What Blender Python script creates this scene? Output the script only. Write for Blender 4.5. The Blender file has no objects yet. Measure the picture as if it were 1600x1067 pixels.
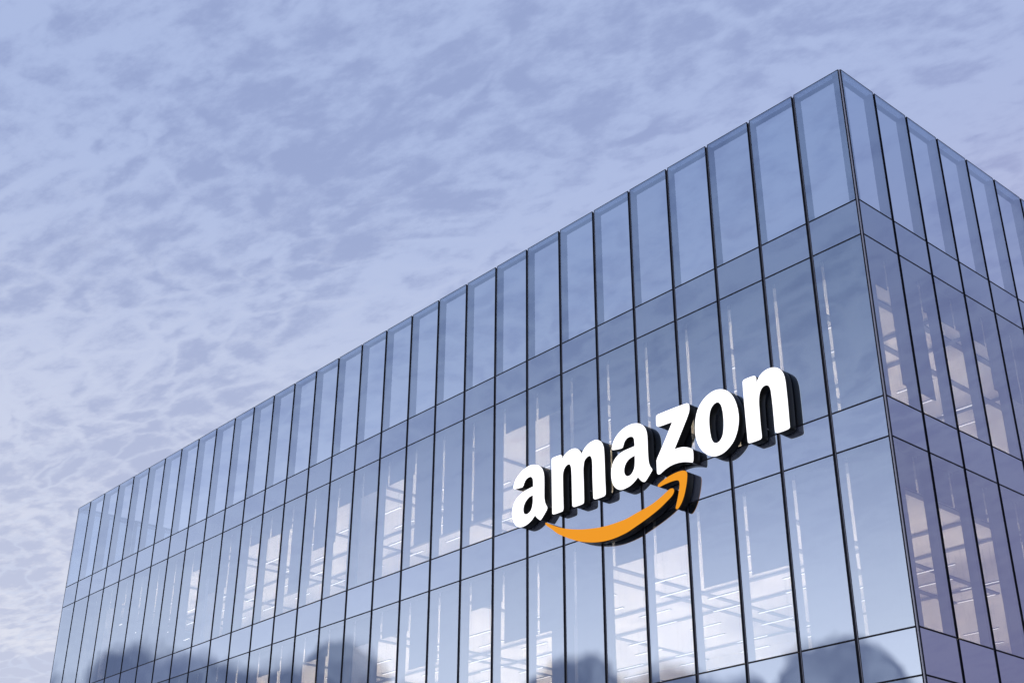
import bpy, bmesh, math, random
from mathutils import Vector, Matrix

random.seed(11)
# ------------------------------------------------------------------ settings
CLOUD_ROT = 13.0
CLOUD_SCALE = (1.45, 0.85, 1.0)
CLOUD_OFF = (-1.2, 0.8, 0.0)
CELL = 15.5
CELL_T = 2.15
SHEET_FAC = 0.80
PUFFS = [(-108.5, 9.8, 3.6), (-112.0, 8.2, 3.3), (-116.8, 9.7, 3.9), (-120.2, 9.5, 4.0), (-123.8, 10.1, 3.7), (-128.0, 8.4, 3.7), (-134.0, 10.0, 3.7), (-137.5, 9.7, 3.6), (-141.0, 9.6, 3.4), (-145.5, 10.7, 3.2)]
GLASS_R0 = 0.46
LAMP = 50.0
STUDS = [(-3.3, 13.9), (-2.7, 13.9), (-4.6, 13.62), (-5.9, 13.8), (-7.3, 13.7), (-8.8, 14.0), (-9.4, 14.0), (-10.3, 14.0), (-11.4, 13.66), (-9.0, 12.5), (-7.5, 12.7), (-5.8, 13.1)]

R = math.radians
scene = bpy.context.scene
COL = scene.collection

# ------------------------------------------------------------------ camera
cam_data = bpy.data.cameras.new('camera')
cam = bpy.data.objects.new('camera', cam_data)
COL.objects.link(cam)
scene.camera = cam
cam_data.sensor_width = 36.0
cam_data.lens = 2004.77 / 1600.0 * 36.0
cam_data.clip_end = 6000.0
PITCH, YAW, ROLL = 0.472596, -0.849486, 0.0045963
fw = Vector((math.sin(YAW) * math.cos(PITCH), math.cos(YAW) * math.cos(PITCH), math.sin(PITCH)))
rt = Vector((math.cos(YAW), -math.sin(YAW), 0.0))
up = rt.cross(fw)
c_, s_ = math.cos(ROLL), math.sin(ROLL)
rt, up = rt * c_ + up * s_, up * c_ - rt * s_
m = Matrix((rt, up, -fw)).transposed().to_4x4()
m.translation = Vector((14.1234, -23.5928, 1.6))
cam.matrix_world = m

# ------------------------------------------------------------------ render / exposure
scene.view_settings.view_transform = 'Standard'
scene.view_settings.look = 'None'
scene.view_settings.gamma = 1.0
scene.view_settings.exposure = 0.0
scene.view_settings.use_curve_mapping = False
scene.cycles.use_denoising = True
scene.cycles.max_bounces = 14
scene.cycles.transparent_max_bounces = 24
scene.cycles.glossy_bounces = 6
scene.cycles.diffuse_bounces = 4
scene.cycles.sample_clamp_indirect = 6.0

# ------------------------------------------------------------------ sun
SUN_AZ, SUN_EL = R(-172.0), R(11.0)      # azimuth from +Y towards +X
sun_dir = Vector((math.sin(SUN_AZ) * math.cos(SUN_EL), math.cos(SUN_AZ) * math.cos(SUN_EL), math.sin(SUN_EL)))
sun_data = bpy.data.lights.new('sun', 'SUN')
sun_data.energy = 0.7
sun_data.angle = R(12.0)
sun_data.color = (1.0, 0.93, 0.86)
sun = bpy.data.objects.new('sun', sun_data)
COL.objects.link(sun)
sun.rotation_euler = (-sun_dir).to_track_quat('-Z', 'Y').to_euler()
sun.location = (0, -60, 60)


# ------------------------------------------------------------------ node helper
class NT:
    def __init__(self, tree):
        self.t = tree
        tree.nodes.clear()

    def n(self, kind, ins=None, **props):
        nd = self.t.nodes.new(kind)
        for k, v in props.items():
            setattr(nd, k, v)
        for k, v in (ins or {}).items():
            sock = nd.inputs[k]
            if isinstance(v, bpy.types.NodeSocket):
                self.t.links.new(v, sock)
            else:
                sock.default_value = v
        return nd

    def math(self, op, a, b=0.0, clamp=False):
        return self.n('ShaderNodeMath', {0: a, 1: b}, operation=op, use_clamp=clamp).outputs[0]

    def vmath(self, op, a, b=(0, 0, 0), out=0):
        return self.n('ShaderNodeVectorMath', {0: a, 1: b}, operation=op).outputs[out]

    def smooth(self, v, a, b, c=0.0, d=1.0):
        return self.n('ShaderNodeMapRange', {0: v, 1: a, 2: b, 3: c, 4: d}, interpolation_type='SMOOTHSTEP').outputs[0]

    def mix(self, f, a, b):
        return self.n('ShaderNodeMix', {0: f, 6: a, 7: b}, data_type='RGBA').outputs[2]

    def mixf(self, f, a, b):
        return self.n('ShaderNodeMix', {0: f, 2: a, 3: b}, data_type='FLOAT').outputs[0]

    def noise(self, vec, scale, detail=4.0, rough=0.5, dist=0.0):
        return self.n('ShaderNodeTexNoise', {'Vector': vec, 'Scale': scale, 'Detail': detail, 'Roughness': rough, 'Distortion': dist}).outputs[0]


# ------------------------------------------------------------------ world: evening sky, thin high cloud sheet, low cumulus bank behind the camera
world = bpy.data.worlds.new('World')
scene.world = world
world.use_nodes = True
w = NT(world.node_tree)
STR = 0.1
K = 1.0 / STR
sky = w.n('ShaderNodeTexSky', sky_type='NISHITA')
sky.sun_disc = False
sky.sun_elevation = SUN_EL
sky.sun_rotation = SUN_AZ
sky.air_density = 1.0
sky.dust_density = 1.5
sky.ozone_density = 2.0
D = w.n('ShaderNodeTexCoord').outputs['Generated']
D = w.vmath('NORMALIZE', D)
sep = w.n('ShaderNodeSeparateXYZ', {0: D})
dz = sep.outputs[2]
elev = w.math('MAXIMUM', dz, 0.0)
# cloud sheet seen as a flat layer overhead
den = w.math('ADD', elev, 0.10)
uv = w.n('ShaderNodeCombineXYZ', {0: w.math('DIVIDE', sep.outputs[0], den), 1: w.math('DIVIDE', sep.outputs[1], den), 2: 0.0}).outputs[0]
uvr = w.n('ShaderNodeMapping', {'Vector': uv, 'Location': CLOUD_OFF, 'Rotation': (0, 0, R(CLOUD_ROT)), 'Scale': CLOUD_SCALE}, vector_type='TEXTURE').outputs[0]
def shift(vec, scale, amp, detail=3.0):
    nz = w.n('ShaderNodeTexNoise', {'Vector': vec, 'Scale': scale, 'Detail': detail, 'Roughness': 0.55}).outputs[1]
    return w.vmath('ADD', vec, w.vmath('MULTIPLY', w.vmath('SUBTRACT', nz, (0.5, 0.5, 0.5)), (amp, amp, 0.0)))
uvw = shift(shift(uvr, 3.0, 0.20, 1.0), 20.0, 0.075, 2.0)
vor = w.n('ShaderNodeTexVoronoi', {'Vector': uvw, 'Scale': CELL, 'Randomness': 1.0}, voronoi_dimensions='2D', feature='DISTANCE_TO_EDGE').outputs['Distance']
n1 = w.noise(uvw, 10.0, 3.0, 0.62)                 # ragged edges
n2 = w.noise(uvr, 1.9, 1.5, 0.55)                  # large fields with and without cells
n3 = w.noise(w.vmath('MULTIPLY', uvr, (0.8, 1.6, 1.0)), 7.0, 2.0, 0.55)
n4 = w.noise(uvr, 55.0, 4.0, 0.68)
cells = w.math('ADD', w.math('MULTIPLY', w.smooth(vor, 0.0, 0.45), 0.32), w.math('MULTIPLY', n1, 1.0))
cells = w.math('ADD', cells, w.math('ADD', w.math('MULTIPLY', n2, 1.45), w.math('ADD', w.math('MULTIPLY', n3, 0.70), w.math('MULTIPLY', n4, 0.80))))
cells = w.math('ADD', cells, w.smooth(elev, 0.45, 0.15, 0.0, 0.10))
dark = w.smooth(cells, CELL_T - 0.28, CELL_T + 0.36)
lite = w.mix(w.smooth(elev, 0.14, 0.62), (0.92*K, 0.92*K, 1.02*K, 1), (0.50*K, 0.60*K, 0.91*K, 1))
deep = w.mix(w.smooth(elev, 0.14, 0.62), (0.68*K, 0.71*K, 0.89*K, 1), (0.375*K, 0.455*K, 0.75*K, 1))
sheet = w.mix(dark, lite, deep)
veil = w.math('MULTIPLY', w.smooth(vor, 0.16, 0.0), w.math('MULTIPLY', w.smooth(n1, 0.30, 0.60), w.smooth(elev, 0.60, 0.25, 0.0, 0.55)))
sheet = w.mix(veil, sheet, (0.74*K, 0.80*K, 1.00*K, 1))
# light falls off away from the low sun, towards the violet anti-twilight side
side = w.n('ShaderNodeVectorMath', {0: D, 1: tuple(Vector((sun_dir.x, sun_dir.y, 0)).normalized())}, operation='DOT_PRODUCT').outputs['Value']
anti = w.math('MULTIPLY', w.smooth(side, -0.35, -0.95), w.smooth(elev, 0.75, 0.10))
sheet = w.mix(anti, sheet, w.mix(0.85, sheet, (0.46*K, 0.30*K, 0.52*K, 1)))
glow = w.math('MULTIPLY', w.smooth(side, 0.0, 0.85), w.smooth(elev, 0.50, 0.17))
sheet = w.mix(glow, sheet, w.mix(w.smooth(elev, 0.43, 0.19), (1.34*K, 1.38*K, 1.88*K, 1), (2.05*K, 1.95*K, 2.05*K, 1)))
col = w.mix(SHEET_FAC, sky.outputs[0], sheet)
# the low cumulus bank
puffs = PUFFS
wn = w.n('ShaderNodeTexNoise', {'Vector': D, 'Scale': 16.0, 'Detail': 3.0, 'Roughness': 0.5}).outputs[1]
Dw = w.vmath('ADD', D, w.vmath('MULTIPLY', w.vmath('SUBTRACT', wn, (0.5, 0.5, 0.5)), (0.085, 0.085, 0.065)))
acc = None
for az, el, rr in puffs:
    a, e = R(az), R(el)
    c = (math.sin(a) * math.cos(e), math.cos(a) * math.cos(e), math.sin(e))
    dist = w.vmath('DISTANCE', Dw, c, 'Value')
    v = w.math('SUBTRACT', 1.0, w.math('DIVIDE', dist, R(rr)))
    acc = v if acc is None else w.math('MAXIMUM', acc, v)
cm = w.smooth(acc, -0.03, 0.22)
cn = w.noise(Dw, 22.0, 2.0, 0.6)
ccol = w.mix(w.smooth(cn, 0.40, 0.72), (0.20*K, 0.24*K, 0.40*K, 1), (0.50*K, 0.54*K, 0.70*K, 1))
col = w.mix(w.math('MULTIPLY', cm, 0.92), col, ccol)
bg = w.n('ShaderNodeBackground', {'Color': col, 'Strength': STR})
w.t.links.new(bg.outputs[0], w.n('ShaderNodeOutputWorld').inputs[0])

# ------------------------------------------------------------------ materials
def mat(name):
    mt = bpy.data.materials.new(name)
    mt.use_nodes = True
    return mt, NT(mt.node_tree)


def finish(mt, t, shader):
    t.t.links.new(shader, t.n('ShaderNodeOutputMaterial').inputs[0])
    return mt


def pbr(name, col, rough=0.5, metal=0.0, noise=0.0, nscale=3.0, spec=0.5, bump=0.0):
    mt, t = mat(name)
    c = (*col, 1.0)
    obj = t.n('ShaderNodeTexCoord').outputs['Object']
    ro = rough
    p_ins = {'Metallic': metal, 'Specular IOR Level': spec}
    if noise > 0:
        geo = t.n('ShaderNodeNewGeometry').outputs['Position']
        nz = t.noise(geo, nscale, 6.0, 0.6)
        c = t.mix(nz, tuple(x * (1 - noise) for x in col) + (1,), tuple(min(1, x * (1 + noise)) for x in col) + (1,))
        ro = t.math('ADD', rough - 0.08, t.math('MULTIPLY', nz, 0.16))
        if bump > 0:
            p_ins['Normal'] = t.n('ShaderNodeBump', {'Height': nz, 'Strength': bump, 'Distance': 0.01}).outputs[0]
    p_ins['Base Color'] = c
    p_ins['Roughness'] = ro
    p = t.n('ShaderNodeBsdfPrincipled', p_ins)
    return finish(mt, t, p.outputs[0])


def reflectance(t, r0, r1=1.0):
    """Schlick-like reflectance of a coated pane, the same from both sides"""
    f = t.n('ShaderNodeLayerWeight', {'Blend': 0.5}).outputs['Facing']
    return t.mixf(t.math('POWER', f, 4.6), r0, r1)


def pane_tint(t):
    r = t.n('ShaderNodeObjectInfo').outputs['Random']
    k = t.math('ADD', 0.965, t.math('MULTIPLY', r, 0.07))
    return t.n('ShaderNodeVectorMath', {0: REFL[:3], 3: k}, operation='SCALE').outputs[0]


def pane_normal(t):
    geo = t.n('ShaderNodeNewGeometry').outputs['Position']
    h = t.noise(geo, 0.9, 1.5, 0.4)
    return t.n('ShaderNodeBump', {'Height': h, 'Strength': 0.05, 'Distance': 0.02}).outputs[0]


REFL = (0.67, 0.81, 1.0, 1)
mt, t = mat('coated_glass')
gl = t.n('ShaderNodeBsdfGlossy', {'Color': pane_tint(t), 'Roughness': 0.0, 'Normal': pane_normal(t)})
tr = t.n('ShaderNodeBsdfTransparent', {'Color': (0.48, 0.50, 0.53, 1)})
M_GLASS = finish(mt, t, t.n('ShaderNodeMixShader', {0: reflectance(t, GLASS_R0), 1: tr.outputs[0], 2: gl.outputs[0]}).outputs[0])

mt, t = mat('clear_glass_edge')
M_CLEAR = finish(mt, t, t.n('ShaderNodeBsdfTransparent', {'Color': (0.96, 0.98, 0.98, 1)}).outputs[0])

mt, t = mat('spandrel_glass')
geo = t.n('ShaderNodeNewGeometry').outputs['Position']
nz = t.noise(geo, 0.35, 3.0, 0.5)
dif = t.n('ShaderNodeBsdfDiffuse', {'Color': t.mix(nz, (0.050, 0.062, 0.095, 1), (0.075, 0.085, 0.12, 1))})
gl = t.n('ShaderNodeBsdfGlossy', {'Color': pane_tint(t), 'Roughness': 0.0, 'Normal': pane_normal(t)})
M_SPAN = finish(mt, t, t.n('ShaderNodeMixShader', {0: reflectance(t, GLASS_R0), 1: dif.outputs[0], 2: gl.outputs[0]}).outputs[0])

M_FRAME = pbr('dark_gasket', (0.006, 0.008, 0.016), 0.55, 0.0, 0.25, 5.0, 0.12)
M_MULL = pbr('anodised_mullion', (0.09, 0.105, 0.15), 0.40, 0.5, 0.2, 4.0)
M_POST = pbr('corner_post_metal', (0.20, 0.22, 0.29), 0.40, 0.3, 0.15, 4.0)
M_RECESS = pbr('joint_recess', (0.008, 0.010, 0.018), 0.6, 0.0, 0.2, 4.0, 0.12)
M_FIN = pbr('fin_metal', (0.10, 0.115, 0.15), 0.5, 0.2, 0.1, 2.0)
mt, t = mat('translucent_cap')  # cap made translucent so sky light brightens its underside
cd = t.n('ShaderNodeBsdfDiffuse', {'Color': (0.6, 0.66, 0.74, 1)})
ct = t.n('ShaderNodeBsdfTranslucent', {'Color': (0.75, 0.82, 0.92, 1)})
M_CAP = finish(mt, t, t.n('ShaderNodeMixShader', {0: 0.7, 1: cd.outputs[0], 2: ct.outputs[0]}).outputs[0])
M_CEIL = pbr('ceiling_white', (0.82, 0.80, 0.78), 0.85, 0.0, 0.03, 0.6, 0.2)
M_DIMMING = pbr('dimming_grey', (0.30, 0.32, 0.38), 0.8, 0.0, 0.04, 0.8, 0.2)  # for the added strip that dims the ceiling edge by the glass
M_BEAM = pbr('ceiling_beam', (0.10, 0.115, 0.15), 0.7, 0.0, 0.1, 1.0, 0.2)
M_FLOOR = pbr('carpet', (0.50, 0.46, 0.41), 0.9, 0.0, 0.15, 8.0, 0.1)
M_WALL = pbr('plaster_wall', (0.74, 0.71, 0.67), 0.8, 0.0, 0.05, 0.8, 0.2)
M_COLUMN = pbr('column_paint', (0.42, 0.45, 0.54), 0.7, 0.0, 0.05, 0.8, 0.2)
M_ROOF = pbr('roof_membrane', (0.22, 0.22, 0.24), 0.85, 0.0, 0.2, 1.5, 0.2)
M_SIGN = pbr('sign_return', (0.016, 0.015, 0.014), 0.34, 0.0, 0.3, 14.0, 0.16)
M_STUD = pbr('sign_stud', (0.25, 0.25, 0.26), 0.4, 0.8)

mt, t = mat('blind_fabric')
geo = t.n('ShaderNodeNewGeometry').outputs['Position']
wv = t.noise(t.vmath('MULTIPLY', geo, (40.0, 40.0, 3.0)), 1.0, 2.0, 0.5)
bd = t.n('ShaderNodeBsdfDiffuse', {'Color': t.mix(wv, (0.15, 0.17, 0.22, 1), (0.18, 0.20, 0.25, 1))})
bt = t.n('ShaderNodeBsdfTransparent', {'Color': (1, 1, 1, 1)})
M_BLIND = finish(mt, t, t.n('ShaderNodeMixShader', {0: 0.06, 1: bd.outputs[0], 2: bt.outputs[0]}).outputs[0])


def emit(name, col, strength, base=(0.5, 0.5, 0.5), spec=0.5):
    mt, t = mat(name)
    p = t.n('ShaderNodeBsdfPrincipled', {'Base Color': (*base, 1), 'Roughness': 0.4, 'Specular IOR Level': spec, 'Emission Color': (*col, 1), 'Emission Strength': strength})
    return finish(mt, t, p.outputs[0])


M_LAMP = emit('lamp_uplight', (1.0, 0.81, 0.60), LAMP)
M_LENS = emit('lamp_lens', (1.0, 0.90, 0.80), 2.4)
M_WHITE = emit('lit_white_face', (1.0, 1.0, 1.0), 0.85, (0.7, 0.7, 0.7))
M_ORANGE = emit('lit_orange_face', (0.98, 0.365, 0.014), 0.85, (0.04, 0.012, 0.0005), 0.08)

mt, t = mat('paving')
geo = t.n('ShaderNodeNewGeometry').outputs['Position']
br = t.n('ShaderNodeTexBrick', {'Vector': geo, 'Color1': (0.26, 0.25, 0.24, 1), 'Color2': (0.31, 0.30, 0.29, 1), 'Mortar': (0.12, 0.12, 0.12, 1), 'Scale': 1.0, 'Mortar Size': 0.008, 'Brick Width': 1.2, 'Row Height': 0.6})
nz = t.noise(geo, 0.4, 6.0, 0.6)
pc = t.mix(t.math('MULTIPLY', nz, 0.5), br.outputs[0], (0.17, 0.165, 0.16, 1))
M_GROUND = finish(mt, t, t.n('ShaderNodeBsdfPrincipled', {'Base Color': pc, 'Roughness': 0.8}).outputs[0])

# ------------------------------------------------------------------ mesh helpers
CACHE = {}


def boxes_mesh(name, boxes, mats, face_mat=None):
    """one mesh from axis-aligned boxes (x0,x1,y0,y1,z0,z1); face_mat(normal) -> slot"""
    vs, fs, mi = [], [], []
    for (x0, x1, y0, y1, z0, z1) in boxes:
        b = len(vs)
        vs += [(x0, y0, z0), (x1, y0, z0), (x1, y1, z0), (x0, y1, z0), (x0, y0, z1), (x1, y0, z1), (x1, y1, z1), (x0, y1, z1)]
        for f, nrm in (((0, 3, 2, 1), (0, 0, -1)), ((4, 5, 6, 7), (0, 0, 1)), ((0, 1, 5, 4), (0, -1, 0)), ((1, 2, 6, 5), (1, 0, 0)), ((2, 3, 7, 6), (0, 1, 0)), ((3, 0, 4, 7), (-1, 0, 0))):
            fs.append([b + i for i in f])
            mi.append(face_mat(nrm) if face_mat else 0)
    me = bpy.data.meshes.new(name)
    me.from_pydata(vs, [], fs)
    for mm in mats:
        me.materials.append(mm)
    me.polygons.foreach_set('material_index', mi)
    me.update()
    return me


def link(name, me, loc, parent=None, ploc=(0, 0, 0)):
    o = bpy.data.objects.new(name, me)
    COL.objects.link(o)
    o.location = Vector(loc) - Vector(ploc)
    if parent is not None:
        o.parent = parent
    return o


def box(name, b, mats, parent=None, ploc=(0, 0, 0), face_mat=None, key=None):
    """box object with its origin at the box centre; alike boxes share one mesh"""
    if not isinstance(mats, (list, tuple)):
        mats = [mats]
    c = ((b[0] + b[1]) / 2, (b[2] + b[3]) / 2, (b[4] + b[5]) / 2)
    h = tuple(round(v, 4) for v in (b[1] - c[0], b[3] - c[1], b[5] - c[2]))
    k = (name, h, tuple(x.name for x in mats), key)
    if k not in CACHE:
        CACHE[k] = boxes_mesh(name, [(-h[0], h[0], -h[1], h[1], -h[2], h[2])], mats, face_mat)
    o = link(name, CACHE[k], c, parent, ploc)
    o['_c'] = c
    return o


def tag(o, label, cat=None, group=None, kind=None):
    o['label'] = label
    if cat:
        o['category'] = cat
    if group:
        o['group'] = group
    if kind:
        o['kind'] = kind


# ------------------------------------------------------------------ ground
gm = bpy.data.meshes.new('ground')
gm.from_pydata([(-2500, -2500, 0), (2500, -2500, 0), (2500, 2500, 0), (-2500, 2500, 0)], [], [(0, 1, 2, 3)])
gm.materials.append(M_GROUND)
ground = link('ground', gm, (0, 0, 0))
tag(ground, 'grey stone paving around the office block', kind='structure')

# ------------------------------------------------------------------ the office building
BAY = 1.5
NL, NR = 30, 16
WL = 1.5 * 29 + 1.40          # length of the long front
WR = NR * BAY                 # depth of the block
T, A, B, C, D_, E, F = 22.916, 18.934, 17.948, 13.692, 12.709, 8.456, 7.466
BASE = (-WL / 2, WR / 2, 0.0)
building = bpy.data.objects.new('office_building', None)
building.empty_display_size = 2
COL.objects.link(building)
building.location = BASE
tag(building, 'long flat-roofed office block with blue glass curtain walls and dark mullions', 'building')


def part(name, b, mats, fm=None, key=None):
    return box(name, b, mats, building, BASE, fm, key)


# facades: local (u along the wall from the shared corner, d inward, z) -> world boxes
def fbox(f, u0, u1, d0, d1, z0, z1):
    if f == 'L':
        return (-u1, -u0, d0, d1, z0, z1)
    if f == 'R':
        return (-d1, -d0, u0, u1, z0, z1)
    if f == 'E':            # far end wall, u from the front
        return (-WL + d0, -WL + d1, u0, u1, z0, z1)
    return (-u1, -u0, WR - d1, WR - d0, z0, z1)        # rear wall 'K'


OUT = {'L': (0, -1, 0), 'R': (1, 0, 0), 'E': (-1, 0, 0), 'K': (0, 1, 0)}
GAP, FR, TH = 0.038, 0.014, 0.030


def pane_bounds(f, k, n, wtot):
    u0 = k * BAY + (GAP if k else 0.050)
    u1 = min((k + 1) * BAY, wtot) - (GAP if k < n - 1 else 0.050)
    return u0, u1


def ring(f, w, h):
    """thin dark edge profile round a pane, centred on it"""
    k = ('ring', f, round(w, 4), round(h, 4))
    if k not in CACHE:
        a, b2 = w / 2, h / 2
        rects = [(-a, -a + FR, -b2, b2), (a - FR, a, -b2, b2), (-a + FR, a - FR, b2 - FR, b2), (-a + FR, a - FR, -b2, -b2 + FR)]
        y0, y1 = -TH / 2 - 0.004, TH / 2 + 0.004
        bs = [((p, q, y0, y1, r, s) if f in 'LK' else (y0, y1, p, q, r, s)) for p, q, r, s in rects]
        CACHE[k] = boxes_mesh('frame', bs, [M_FRAME])
    return CACHE[k]


def pane(f, name, u0, u1, z0, z1, opaque=False):
    zz0, zz1 = z0 + 0.005, z1 - 0.005
    b = fbox(f, u0 + FR - 0.004, u1 - FR + 0.004, 0.0, TH, zz0 + FR - 0.004, zz1 - FR + 0.004)
    if opaque:
        o = part(name, b, [M_SPAN, M_FRAME], lambda n: 0 if n == OUT[f] else 1, f)
    else:
        o = part(name, b, [M_GLASS, M_CLEAR], lambda n: 0 if n == OUT[f] else 1, f)
    c = o['_c']
    fr = link('frame', ring(f, u1 - u0, zz1 - zz0), (0, 0, 0), o)
    return o


ROWS = [('crown_pane', A, T), ('spandrel_panel', B, A), ('window_pane', C, B), ('spandrel_panel', D_, C),
        ('window_pane', E, D_), ('spandrel_panel', F, E), ('lobby_pane', 3.75, F), ('lobby_pane', 0.12, 3.75)]

# blinds: drop heights read bay by bay (0 = open at the top third, 1 = half, 2 = two thirds, 3 = closed)
DROP = {0: 0.83, 1: 2.07, 2: 3.34, 3: 4.20}
BL = {
    ('L', 0): {7: 0, 8: 0, 9: 2, 10: 2, 11: 2, 12: 0, 13: 0, 14: 0, 15: 1, 16: 2, 17: 0, 18: 0, 20: 1, 21: 0, 26: 0, 27: 0},
    ('L', 1): {2: 1.65, 3: 1.65, 4: 0, 5: 0, 7: 1.65, 8: 1.65, 9: 0, 11: 1.65, 12: 0, 13: 0, 15: 0, 17: 0, 19: 2, 22: 0, 25: 1},
    ('R', 0): {0: 0, 1: 2, 2: 0, 3: 0, 4: 1, 6: 0, 8: 2, 10: 0, 13: 1},
    ('R', 1): {0: 0, 1: 0, 2: 0, 5: 2, 7: 0, 9: 1, 12: 0},
}
BL[('L', 1)] = {k: (1 if v == 1.65 else v) for k, v in BL[('L', 1)].items()}

for f, n, wt in (('L', NL, WL), ('R', NR, WR)):
    for k in range(n):
        u0, u1 = pane_bounds(f, k, n, wt)
        for name, z0, z1 in ROWS:
            pane(f, name, u0, u1, z0, z1, name == 'spandrel_panel')
        # crown: cap plate and inner rail behind the glass
        part('cap_rail', fbox(f, u0 + 0.012, u1 - 0.012, 0.036, 0.285, T - 0.030, T - 0.012), M_CAP, key=f)
        part('inner_rail', fbox(f, u0 + 0.012, u1 - 0.012, 0.180, 0.285, T - 0.085, T - 0.0305), M_FIN, key=f)
    # joints between the units, with a set-back mullion, and fins inside
    for k in range(1, n):
        u = k * BAY
        part('mullion', fbox(f, u - GAP + 0.001, u + GAP - 0.001, 0.024, 0.075, 0.10, T - 0.05), M_RECESS, key=f)
        part('mullion_trim', fbox(f, u - GAP + 0.006, u - 0.012, 0.012, 0.0235, 0.10, T - 0.04), M_MULL, key=f)
        for z0, z1 in ((A + 0.02, T - 0.013), (C + 0.02, B - 0.02), (E + 0.02, D_ - 0.02), (0.14, F - 0.02)):
            part('fin', fbox(f, u - 0.046, u + 0.046, 0.0755, 0.290, z0, z1), M_FIN, key=f)
    # roller blinds
    for fl, (z0, z1) in enumerate(((C, B), (E, D_))):
        for k in range(n):
            v = BL[(f, fl)].get(k, 3)
            u0, u1 = k * BAY + 0.048, min((k + 1) * BAY, wt) - 0.048
            if k == 0:
                u0 = 0.432
            bl = part('roller_blind', fbox(f, u0, u1, 0.416, 0.424, z1 - DROP[v], z1 + 0.02), M_BLIND, key=f)
            bar = box('bottom_bar', fbox(f, u0, u1, 0.408, 0.432, z1 - DROP[v] - 0.03, z1 - DROP[v] - 0.001), M_FIN, bl, bl['_c'], None, f)

# corner posts
part('corner_post', (-0.040, -0.012, 0.012, 0.040, 0.10, T - 0.02), M_POST)
part('corner_post', (-0.090, -0.0405, 0.0405, 0.090, 0.10, T - 0.04), M_RECESS)
part('corner_post', (-WL + 0.004, -WL + 0.060, 0.006, 0.060, 0.10, T - 0.02), M_RECESS)

for z0, z1, q in ((A + 0.02, T - 0.031, 0.285), (C + 0.02, B - 0.02, 0.40), (E + 0.02, D_ - 0.02, 0.40), (0.14, F - 0.02, 0.30)):
    part('corner_fin', (-q, -0.0905, 0.0905, q, z0, z1), M_FIN)

# far end and rear: the crown is seen through the front glass, below it plain glazing bands
for f, n, wt in (('E', NR, WR), ('K', NL, WL)):
    for k in range(n):
        u0, u1 = pane_bounds(f, k, n, wt)
        pane(f, 'crown_pane', u0, u1, A, T)
    bs, ms = [], []
    for name, z0, z1 in ROWS[1:]:
        o = part('glazing_band' if name != 'spandrel_panel' else 'spandrel_band', fbox(f, 0.09, wt - 0.09, 0.0, TH, z0 + 0.01, z1 - 0.01), [M_SPAN, M_FRAME], lambda q: 0 if q == OUT[f] else 1, f)
    for k in range(1, n):
        part('mullion', fbox(f, k * BAY - 0.045, k * BAY + 0.045, -0.012, -0.002, 0.10, A), M_FRAME, key=f)
        part('fin', fbox(f, k * BAY - 0.046, k * BAY + 0.046, 0.0755, 0.290, A + 0.02, T - 0.013), M_FIN, key=f)
    part('cap_rail', fbox(f, 0.3, wt - 0.3, 0.036, 0.285, T - 0.030, T - 0.012), M_CAP, key=f)
    part('inner_rail', fbox(f, 0.3, wt - 0.3, 0.180, 0.285, T - 0.085, T - 0.0305), M_FIN, key=f)

# slabs, ceilings, beams
IN = 0.44
part('roof_deck', (-WL + IN, -IN, IN, WR - IN, B + 0.05, A - 0.06), [M_ROOF])
for zt, zb in ((C, D_), (E, F)):
    part('floor_slab', (-WL + IN, -IN, IN, WR - IN, zb + 0.05, zt - 0.10), [M_FLOOR])
part('lobby_floor', (-WL + 0.1, -0.1, 0.1, WR - 0.1, 0.0, 0.11), [M_FLOOR])
PX = {0: [-1.68, -3.07, -6.1, -10.9, -11.75, -16.55, -21.4, -22.25, -26.95, -32.0, -32.85, -37.5, -42.4],
      1: [-1.68, -4.87, -6.3, -10.86, -11.75, -16.45, -21.4, -22.25, -26.95, -32.0, -32.85, -37.5, -42.4]}
PY = {0: [4.97, 6.52, 10.9], 1: [6.17, 7.95, 11.7]}
LY = {0: [1.19, 2.36, 3.42, 4.73, 5.79, 6.92, 8.06, 9.16], 1: [1.05, 2.13, 3.25, 4.33, 5.41, 6.48, 7.55, 8.61]}
DEEP = []
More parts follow.
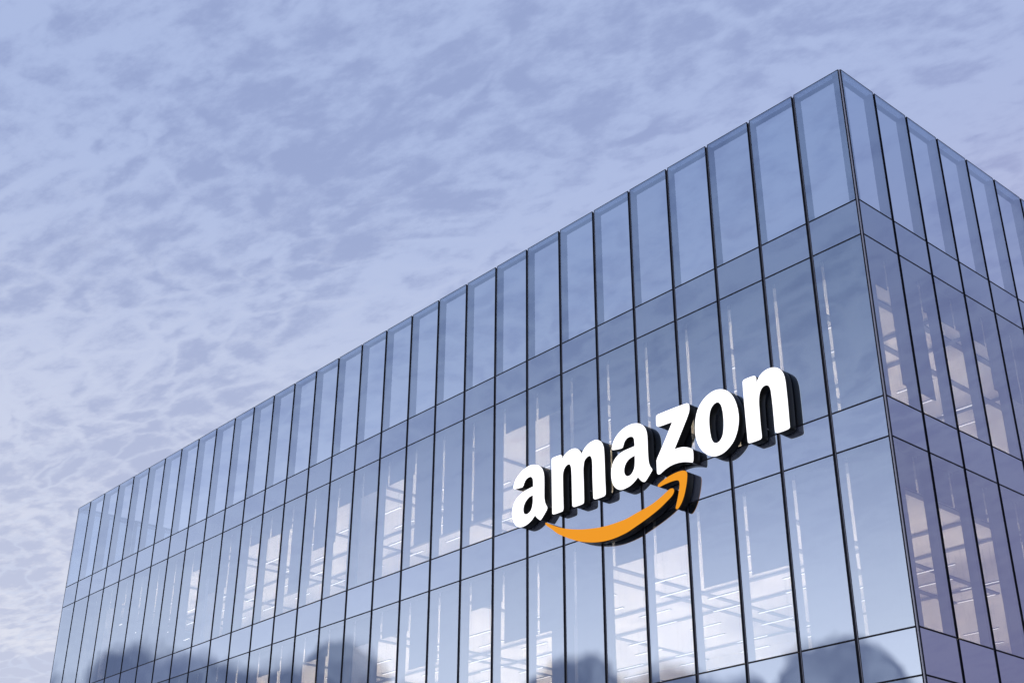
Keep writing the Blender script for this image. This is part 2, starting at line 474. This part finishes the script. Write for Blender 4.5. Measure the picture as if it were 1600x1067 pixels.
for fl, zc in ((0, B - 0.05), (1, D_ - 0.05)):
    ce = part('ceiling', (-WL + IN + 0.02, -IN - 0.02, IN + 0.02, WR - IN - 0.02, zc, zc + 0.09), [M_CEIL])
    for x in PX[fl]:
        box('beam', (x - 0.085, x + 0.085, 1.06, 12.9, zc - 0.045, zc - 0.001), M_BEAM, ce, ce['_c'])
    for y in PY[fl]:
        box('beam', (-WL + 0.8, -0.8, y - 0.10, y + 0.10, zc - 0.060, zc - 0.0455), M_BEAM, ce, ce['_c'])
    # suspended linear lamps, deeper rows only behind the short side
    rows = [(y, -WL + 1.0 if y < 8.0 else -26.0) for y in LY[fl]] + [(y, -13.0) for y in (11.9, 13.5, 15.1, 16.7, 18.3)]
    for j, (y, xend) in enumerate(rows):
        x = -1.95 - (0.75 if j % 2 else 0.0)
        while x - 1.2 > xend:
            lp = part('ceiling_lamp', (x - 1.15, x, y - 0.040, y + 0.040, zc - 1.32, zc - 1.29), [M_LENS, M_LAMP, M_BEAM], lambda q: 0 if q[2] < 0 else (1 if q[2] > 0 else 2))
            for hx in (x - 1.0, x - 0.15):
                box('hanger', (hx - 0.0015, hx + 0.0015, y - 0.0015, y + 0.0015, zc - 1.2895, zc - 0.001), M_BEAM, lp, lp['_c'])
            x -= 2.55
    # the deepest rows, joined: past the count of lamps that are built one by one
    deep = []
    for j, y in enumerate((LY[fl][-1] + 1.2, LY[fl][-1] + 2.4, LY[fl][-1] + 3.5)):
        x = -13.4 - (0.75 if j % 2 else 0.0)
        while x - 1.2 > -WL + 9.0:
            deep.append((x - 1.15, x, y - 0.040, y + 0.040, -0.015, 0.015))
            x -= 2.55
    me = boxes_mesh('ceiling_lamp_field', deep, [M_LENS, M_LAMP, M_BEAM], lambda q: 0 if q[2] < 0 else (1 if q[2] > 0 else 2))
    DEEP.append((me, zc - 1.305))
    # grey strip along the glass, added to dim the ceiling in the blind gaps
    part('dimming_strip', (-WL + 0.46, -0.46, 0.46, 1.05, zc - 0.030, zc - 0.002), [M_DIMMING])
    part('dimming_strip', (-1.05, -0.46, 1.0505, WR - 0.6, zc - 0.030, zc - 0.002), [M_DIMMING])
    # inner partition and columns
    zf = (C if fl == 0 else E) - 0.095
    part('inner_wall', (-WL + 8.0, -8.0, 13.0, 13.2, zf, zc - 0.002), [M_WALL])
    for x in (-11.68, -22.2, -32.8, -43.2):
        part('column', (x - 0.36, x + 0.36, 0.95, 1.67, zf, zc - 0.002), [M_COLUMN])
    for y in (9.0, 17.5):
        part('column', (-1.30, -0.80, y - 0.25, y + 0.25, zf, zc - 0.002), [M_COLUMN])
me0, z0 = DEEP[0]
bm = bmesh.new()
for me, z in DEEP:
    n0 = len(bm.verts)
    bm.from_mesh(me)
    bm.verts.ensure_lookup_table()
    for v in bm.verts[n0:]:
        v.co.z += z
bm.to_mesh(me0)
bm.free()
lr = link('ceiling_lamp_field', me0, (0, 0, 0), building, BASE)
lr['kind'] = 'stuff'
part('inner_wall', (-WL + 8.0, -8.0, 9.0, 9.2, 0.115, F - 0.02), [M_WALL])

# ------------------------------------------------------------------ the sign
GLYPHS = {
    'a1': [[(-4.795, 2.822), (-4.766, 2.947), (-4.703, 3.049), (-4.577, 3.162), (-4.41, 3.248), (-4.201, 3.306), (-3.994, 3.311), (-3.809, 3.256), (-3.647, 3.164), (-3.546, 3.041), (-3.491, 2.879), (-3.478, 2.643), (-3.481, 2.355), (-3.476, 2.123), (-3.437, 1.985), (-3.367, 1.866), (-3.36, 1.836), (-3.38, 1.785), (-3.601, 1.573), (-3.649, 1.549), (-3.712, 1.588), (-3.8, 1.668), (-3.872, 1.752), (-4.001, 1.649), (-4.164, 1.576), (-4.368, 1.542), (-4.552, 1.569), (-4.718, 1.689), (-4.815, 1.858), (-4.849, 2.027), (-4.842, 2.171), (-4.784, 2.332), (-4.659, 2.459), (-4.492, 2.546), (-4.306, 2.597), (-4.12, 2.619), (-3.944, 2.634), (-3.943, 2.774), (-3.975, 2.901), (-4.037, 2.956), (-4.14, 2.968), (-4.264, 2.924), (-4.326, 2.853), (-4.368, 2.776), (-4.409, 2.743), (-4.493, 2.746), (-4.753, 2.78)], [(-3.957, 2.379), (-4.121, 2.357), (-4.244, 2.288), (-4.335, 2.182), (-4.368, 2.046), (-4.343, 1.938), (-4.265, 1.88), (-4.163, 1.877), (-4.061, 1.922), (-3.987, 2.032), (-3.958, 2.168)]],
    'm': [[(-3.155, 1.627), (-3.164, 3.192), (-3.155, 3.248), (-3.095, 3.265), (-2.778, 3.252), (-2.735, 3.21), (-2.722, 3.084), (-2.681, 3.165), (-2.581, 3.237), (-2.444, 3.282), (-2.288, 3.293), (-2.154, 3.258), (-2.041, 3.174), (-1.967, 3.08), (-1.938, 3.014), (-1.91, 3.077), (-1.811, 3.176), (-1.676, 3.249), (-1.524, 3.28), (-1.374, 3.276), (-1.246, 3.216), (-1.139, 3.104), (-1.089, 2.969), (-1.076, 2.825), (-1.07, 2.515), (-1.069, 2.099), (-1.071, 1.607), (-1.108, 1.574), (-1.48, 1.577), (-1.526, 1.617), (-1.532, 1.678), (-1.542, 2.234), (-1.537, 2.597), (-1.553, 2.771), (-1.595, 2.86), (-1.669, 2.888), (-1.764, 2.862), (-1.842, 2.8), (-1.875, 2.696), (-1.895, 2.561), (-1.892, 2.166), (-1.901, 1.6), (-1.936, 1.573), (-2.293, 1.575), (-2.338, 1.606), (-2.348, 1.678), (-2.354, 2.184), (-2.359, 2.61), (-2.378, 2.773), (-2.422, 2.863), (-2.511, 2.883), (-2.609, 2.84), (-2.677, 2.76), (-2.707, 2.653), (-2.714, 2.284), (-2.713, 1.608), (-2.744, 1.575), (-3.101, 1.576), (-3.148, 1.599)]],
    'a2': [[(-0.783, 2.814), (-0.768, 2.899), (-0.708, 3.021), (-0.612, 3.132), (-0.481, 3.217), (-0.298, 3.286), (-0.117, 3.312), (0.095, 3.294), (0.251, 3.241), (0.385, 3.145), (0.473, 3.026), (0.516, 2.875), (0.525, 2.694), (0.521, 2.45), (0.522, 2.233), (0.532, 2.069), (0.572, 1.936), (0.64, 1.828), (0.639, 1.802), (0.577, 1.735), (0.397, 1.574), (0.352, 1.56), (0.295, 1.581), (0.213, 1.653), (0.133, 1.756), (0.007, 1.671), (-0.136, 1.604), (-0.312, 1.573), (-0.488, 1.573), (-0.644, 1.646), (-0.763, 1.78), (-0.821, 1.946), (-0.836, 2.087), (-0.822, 2.248), (-0.765, 2.397), (-0.658, 2.518), (-0.529, 2.59), (-0.366, 2.632), (-0.187, 2.644), (0.06, 2.651), (0.059, 2.756), (0.044, 2.871), (0.005, 2.93), (-0.082, 2.966), (-0.189, 2.966), (-0.299, 2.895), (-0.346, 2.812), (-0.378, 2.747), (-0.432, 2.735), (-0.755, 2.786)], [(0.053, 2.388), (-0.078, 2.372), (-0.204, 2.328), (-0.307, 2.235), (-0.356, 2.113), (-0.351, 2.002), (-0.302, 1.921), (-0.226, 1.88), (-0.128, 1.89), (-0.041, 1.954), (0.021, 2.057), (0.042, 2.187)]],
    'z': [[(0.875, 3.25), (0.918, 3.277), (1.957, 3.26), (2.013, 3.215), (2.021, 3.117), (2.004, 3.015), (1.946, 2.9), (1.742, 2.59), (1.436, 2.14), (1.528, 2.138), (1.642, 2.13), (1.802, 2.089), (1.943, 2.025), (2.034, 1.958), (2.051, 1.887), (2.035, 1.645), (2.006, 1.61), (1.866, 1.664), (1.677, 1.718), (1.483, 1.743), (1.285, 1.736), (1.083, 1.69), (0.912, 1.621), (0.862, 1.619), (0.814, 1.654), (0.805, 1.731), (0.807, 1.97), (0.81, 2.022), (0.834, 2.068), (1.101, 2.443), (1.418, 2.91), (0.93, 2.93), (0.881, 2.96), (0.866, 2.992)]],
    'o': [[(3.051, 3.277), (3.202, 3.211), (3.346, 3.092), (3.454, 2.932), (3.527, 2.737), (3.567, 2.516), (3.571, 2.308), (3.534, 2.115), (3.464, 1.932), (3.359, 1.774), (3.211, 1.655), (3.051, 1.576), (2.895, 1.547), (2.726, 1.559), (2.576, 1.622), (2.429, 1.738), (2.3, 1.894), (2.218, 2.062), (2.17, 2.261), (2.162, 2.475), (2.188, 2.678), (2.246, 2.873), (2.336, 3.03), (2.469, 3.16), (2.637, 3.25), (2.832, 3.299)], [(2.959, 2.952), (3.031, 2.878), (3.08, 2.73), (3.096, 2.541), (3.096, 2.333), (3.065, 2.135), (3.013, 1.997), (2.927, 1.908), (2.817, 1.888), (2.728, 1.936), (2.675, 2.038), (2.643, 2.217), (2.633, 2.429), (2.648, 2.635), (2.694, 2.805), (2.765, 2.9), (2.865, 2.954)]],
    'n': [[(3.786, 1.643), (3.783, 3.234), (3.823, 3.267), (4.155, 3.26), (4.196, 3.22), (4.199, 3.023), (4.235, 3.107), (4.296, 3.184), (4.393, 3.254), (4.501, 3.288), (4.62, 3.298), (4.735, 3.279), (4.833, 3.239), (4.926, 3.166), (4.996, 3.064), (5.038, 2.933), (5.054, 2.775), (5.058, 2.558), (5.057, 2.181), (5.047, 1.663), (5.045, 1.602), (5.008, 1.572), (4.674, 1.572), (4.627, 1.604), (4.613, 1.665), (4.614, 1.927), (4.615, 2.329), (4.609, 2.585), (4.597, 2.743), (4.568, 2.829), (4.507, 2.884), (4.437, 2.896), (4.352, 2.866), (4.284, 2.786), (4.241, 2.659), (4.222, 2.537), (4.213, 2.259), (4.208, 1.932), (4.208, 1.601), (4.178, 1.571), (3.826, 1.572), (3.793, 1.598)]],
    'smile': [[(-3.442, 1.404), (-3.421, 1.416), (-3.244, 1.324), (-3.041, 1.216), (-2.806, 1.109), (-2.607, 1.034), (-2.312, 0.943), (-1.955, 0.853), (-1.635, 0.794), (-1.288, 0.743), (-0.976, 0.722), (-0.636, 0.721), (-0.33, 0.734), (-0.004, 0.79), (0.297, 0.836), (0.595, 0.893), (0.893, 0.994), (1.189, 1.117), (1.262, 1.126), (1.326, 1.101), (1.345, 1.051), (1.323, 0.989), (1.262, 0.927), (1.083, 0.83), (0.875, 0.728), (0.577, 0.615), (0.278, 0.523), (-0.023, 0.442), (-0.327, 0.366), (-0.593, 0.332), (-0.9, 0.316), (-1.21, 0.334), (-1.522, 0.383), (-1.838, 0.464), (-2.158, 0.573), (-2.417, 0.688), (-2.678, 0.824), (-2.943, 0.974), (-3.211, 1.187), (-3.381, 1.31), (-3.439, 1.374)]],
    'arrow': [[(0.813, 1.335), (0.844, 1.361), (0.979, 1.415), (1.156, 1.461), (1.33, 1.49), (1.503, 1.502), (1.644, 1.493), (1.741, 1.465), (1.794, 1.42), (1.809, 1.359), (1.791, 1.207), (1.734, 0.999), (1.664, 0.817), (1.567, 0.655), (1.447, 0.542), (1.404, 0.536), (1.372, 0.562), (1.382, 0.615), (1.433, 0.746), (1.488, 0.91), (1.527, 1.057), (1.546, 1.164), (1.535, 1.239), (1.501, 1.278), (1.417, 1.3), (1.289, 1.309), (1.145, 1.304), (0.97, 1.291), (0.882, 1.277), (0.83, 1.285), (0.808, 1.309)]],
}
SX, SZ = -7.5, 12.0
sign = bpy.data.objects.new('logo_sign', None)
COL.objects.link(sign)
sign.location = (SX, 0.0, SZ)
tag(sign, 'white lit lowercase letters above an orange curved smile arrow, mounted on the glass front', 'sign')


def smooth(pts, sub=4):
    """Catmull-Rom through the outline, corners sharper than 55 degrees kept"""
    out = []
    n = len(pts)
    for i in range(n):
        p0, p1, p2, p3 = (Vector(pts[(i + j) % n]) for j in (-1, 0, 1, 2))

        def tang(a, b, c):
            d1, d2 = (b - a), (c - b)
            if d1.length < 1e-6 or d2.length < 1e-6 or d1.angle(d2) > R(62):
                return None
            l1, l2 = d1.length, d2.length
            return (d1 / l1 * l2 + d2 / l2 * l1) / (l1 + l2)
        L = (p2 - p1).length
        t1, t2 = tang(p0, p1, p2), tang(p1, p2, p3)
        d = (p2 - p1) / L
        t1 = d if t1 is None else t1
        t2 = d if t2 is None else t2
        k = sub if L < 0.6 else sub * 2
        for s in range(k):
            u = s / k
            h00, h10, h01, h11 = 2*u**3 - 3*u*u + 1, u**3 - 2*u*u + u, -2*u**3 + 3*u*u, u**3 - u*u
            out.append(p1 * h00 + t1 * (h10 * min(L, 1.4 * (p1 - p0).length)) + p2 * h01 + t2 * (h11 * min(L, 1.4 * (p3 - p2).length)))
    return out


def glyph_mesh(name, contours, half, bevel, material):
    cu = bpy.data.curves.new(name, 'CURVE')
    cu.dimensions = '2D'
    cu.fill_mode = 'BOTH'
    cu.extrude = half - bevel
    cu.bevel_depth = bevel
    cu.bevel_resolution = 1
    cu.offset = -bevel
    for c in contours:
        sp = cu.splines.new('POLY')
        sp.points.add(len(c) - 1)
        for q, v in zip(sp.points, c):
            q.co = (v.x, v.y, 0, 1)
        sp.use_cyclic_u = True
    tmp = bpy.data.objects.new(name, cu)
    COL.objects.link(tmp)
    bpy.context.view_layer.update()
    dg = bpy.context.evaluated_depsgraph_get()
    me = bpy.data.meshes.new_from_object(tmp.evaluated_get(dg), depsgraph=dg)
    bpy.data.objects.remove(tmp)
    bpy.data.curves.remove(cu)
    me.name = name
    me.materials.clear()
    me.materials.append(material)
    # curve plane (x,y) -> facade plane (x,z), front towards -y
    me.transform(Matrix.Rotation(R(90), 4, 'X'))
    return me


LABELS = {'a1': 'first lowercase letter a', 'm': 'lowercase letter m', 'a2': 'lowercase letter a before the z', 'z': 'lowercase letter z',
          'o': 'lowercase letter o', 'n': 'lowercase letter n', 'smile': 'orange curved smile stroke', 'arrow': 'orange hooked arrowhead'}
for gname, cs in GLYPHS.items():
    contours = [smooth(c) for c in cs]
    xs = [v.x for v in contours[0]]
    ys = [v.y for v in contours[0]]
    cx, cy = (min(xs) + max(xs)) / 2, (min(ys) + max(ys)) / 2
    loc = [[Vector((v.x - cx, v.y - cy)) for v in c] for c in contours]
    orange = gname in ('smile', 'arrow')
    nm = {'smile': 'smile_stroke', 'arrow': 'arrowhead'}.get(gname, 'letter')
    body = bpy.data.objects.new(nm, glyph_mesh(nm, loc, 0.118, 0.004, M_SIGN))
    COL.objects.link(body)
    body.parent = sign
    body.location = (cx, -0.151, cy)
    body['label'] = LABELS[gname]
    face = bpy.data.objects.new('lit_face', glyph_mesh('lit_face', loc, 0.006, 0.002, M_ORANGE if orange else M_WHITE))
    COL.objects.link(face)
    face.parent = body
    face.location = (0, -0.1245, 0)
    # stand-off studs back to the mullions
    w2, h2 = (max(xs) - min(xs)) / 2, (max(ys) - min(ys)) / 2
for x, z in STUDS:
    so = box('stud', (x - 0.012, x + 0.012, -0.0325, -0.0005, z - 0.012, z + 0.012), M_STUD, sign, (SX, 0, SZ))

for o in list(scene.objects):
    if '_c' in o:
        del o['_c']
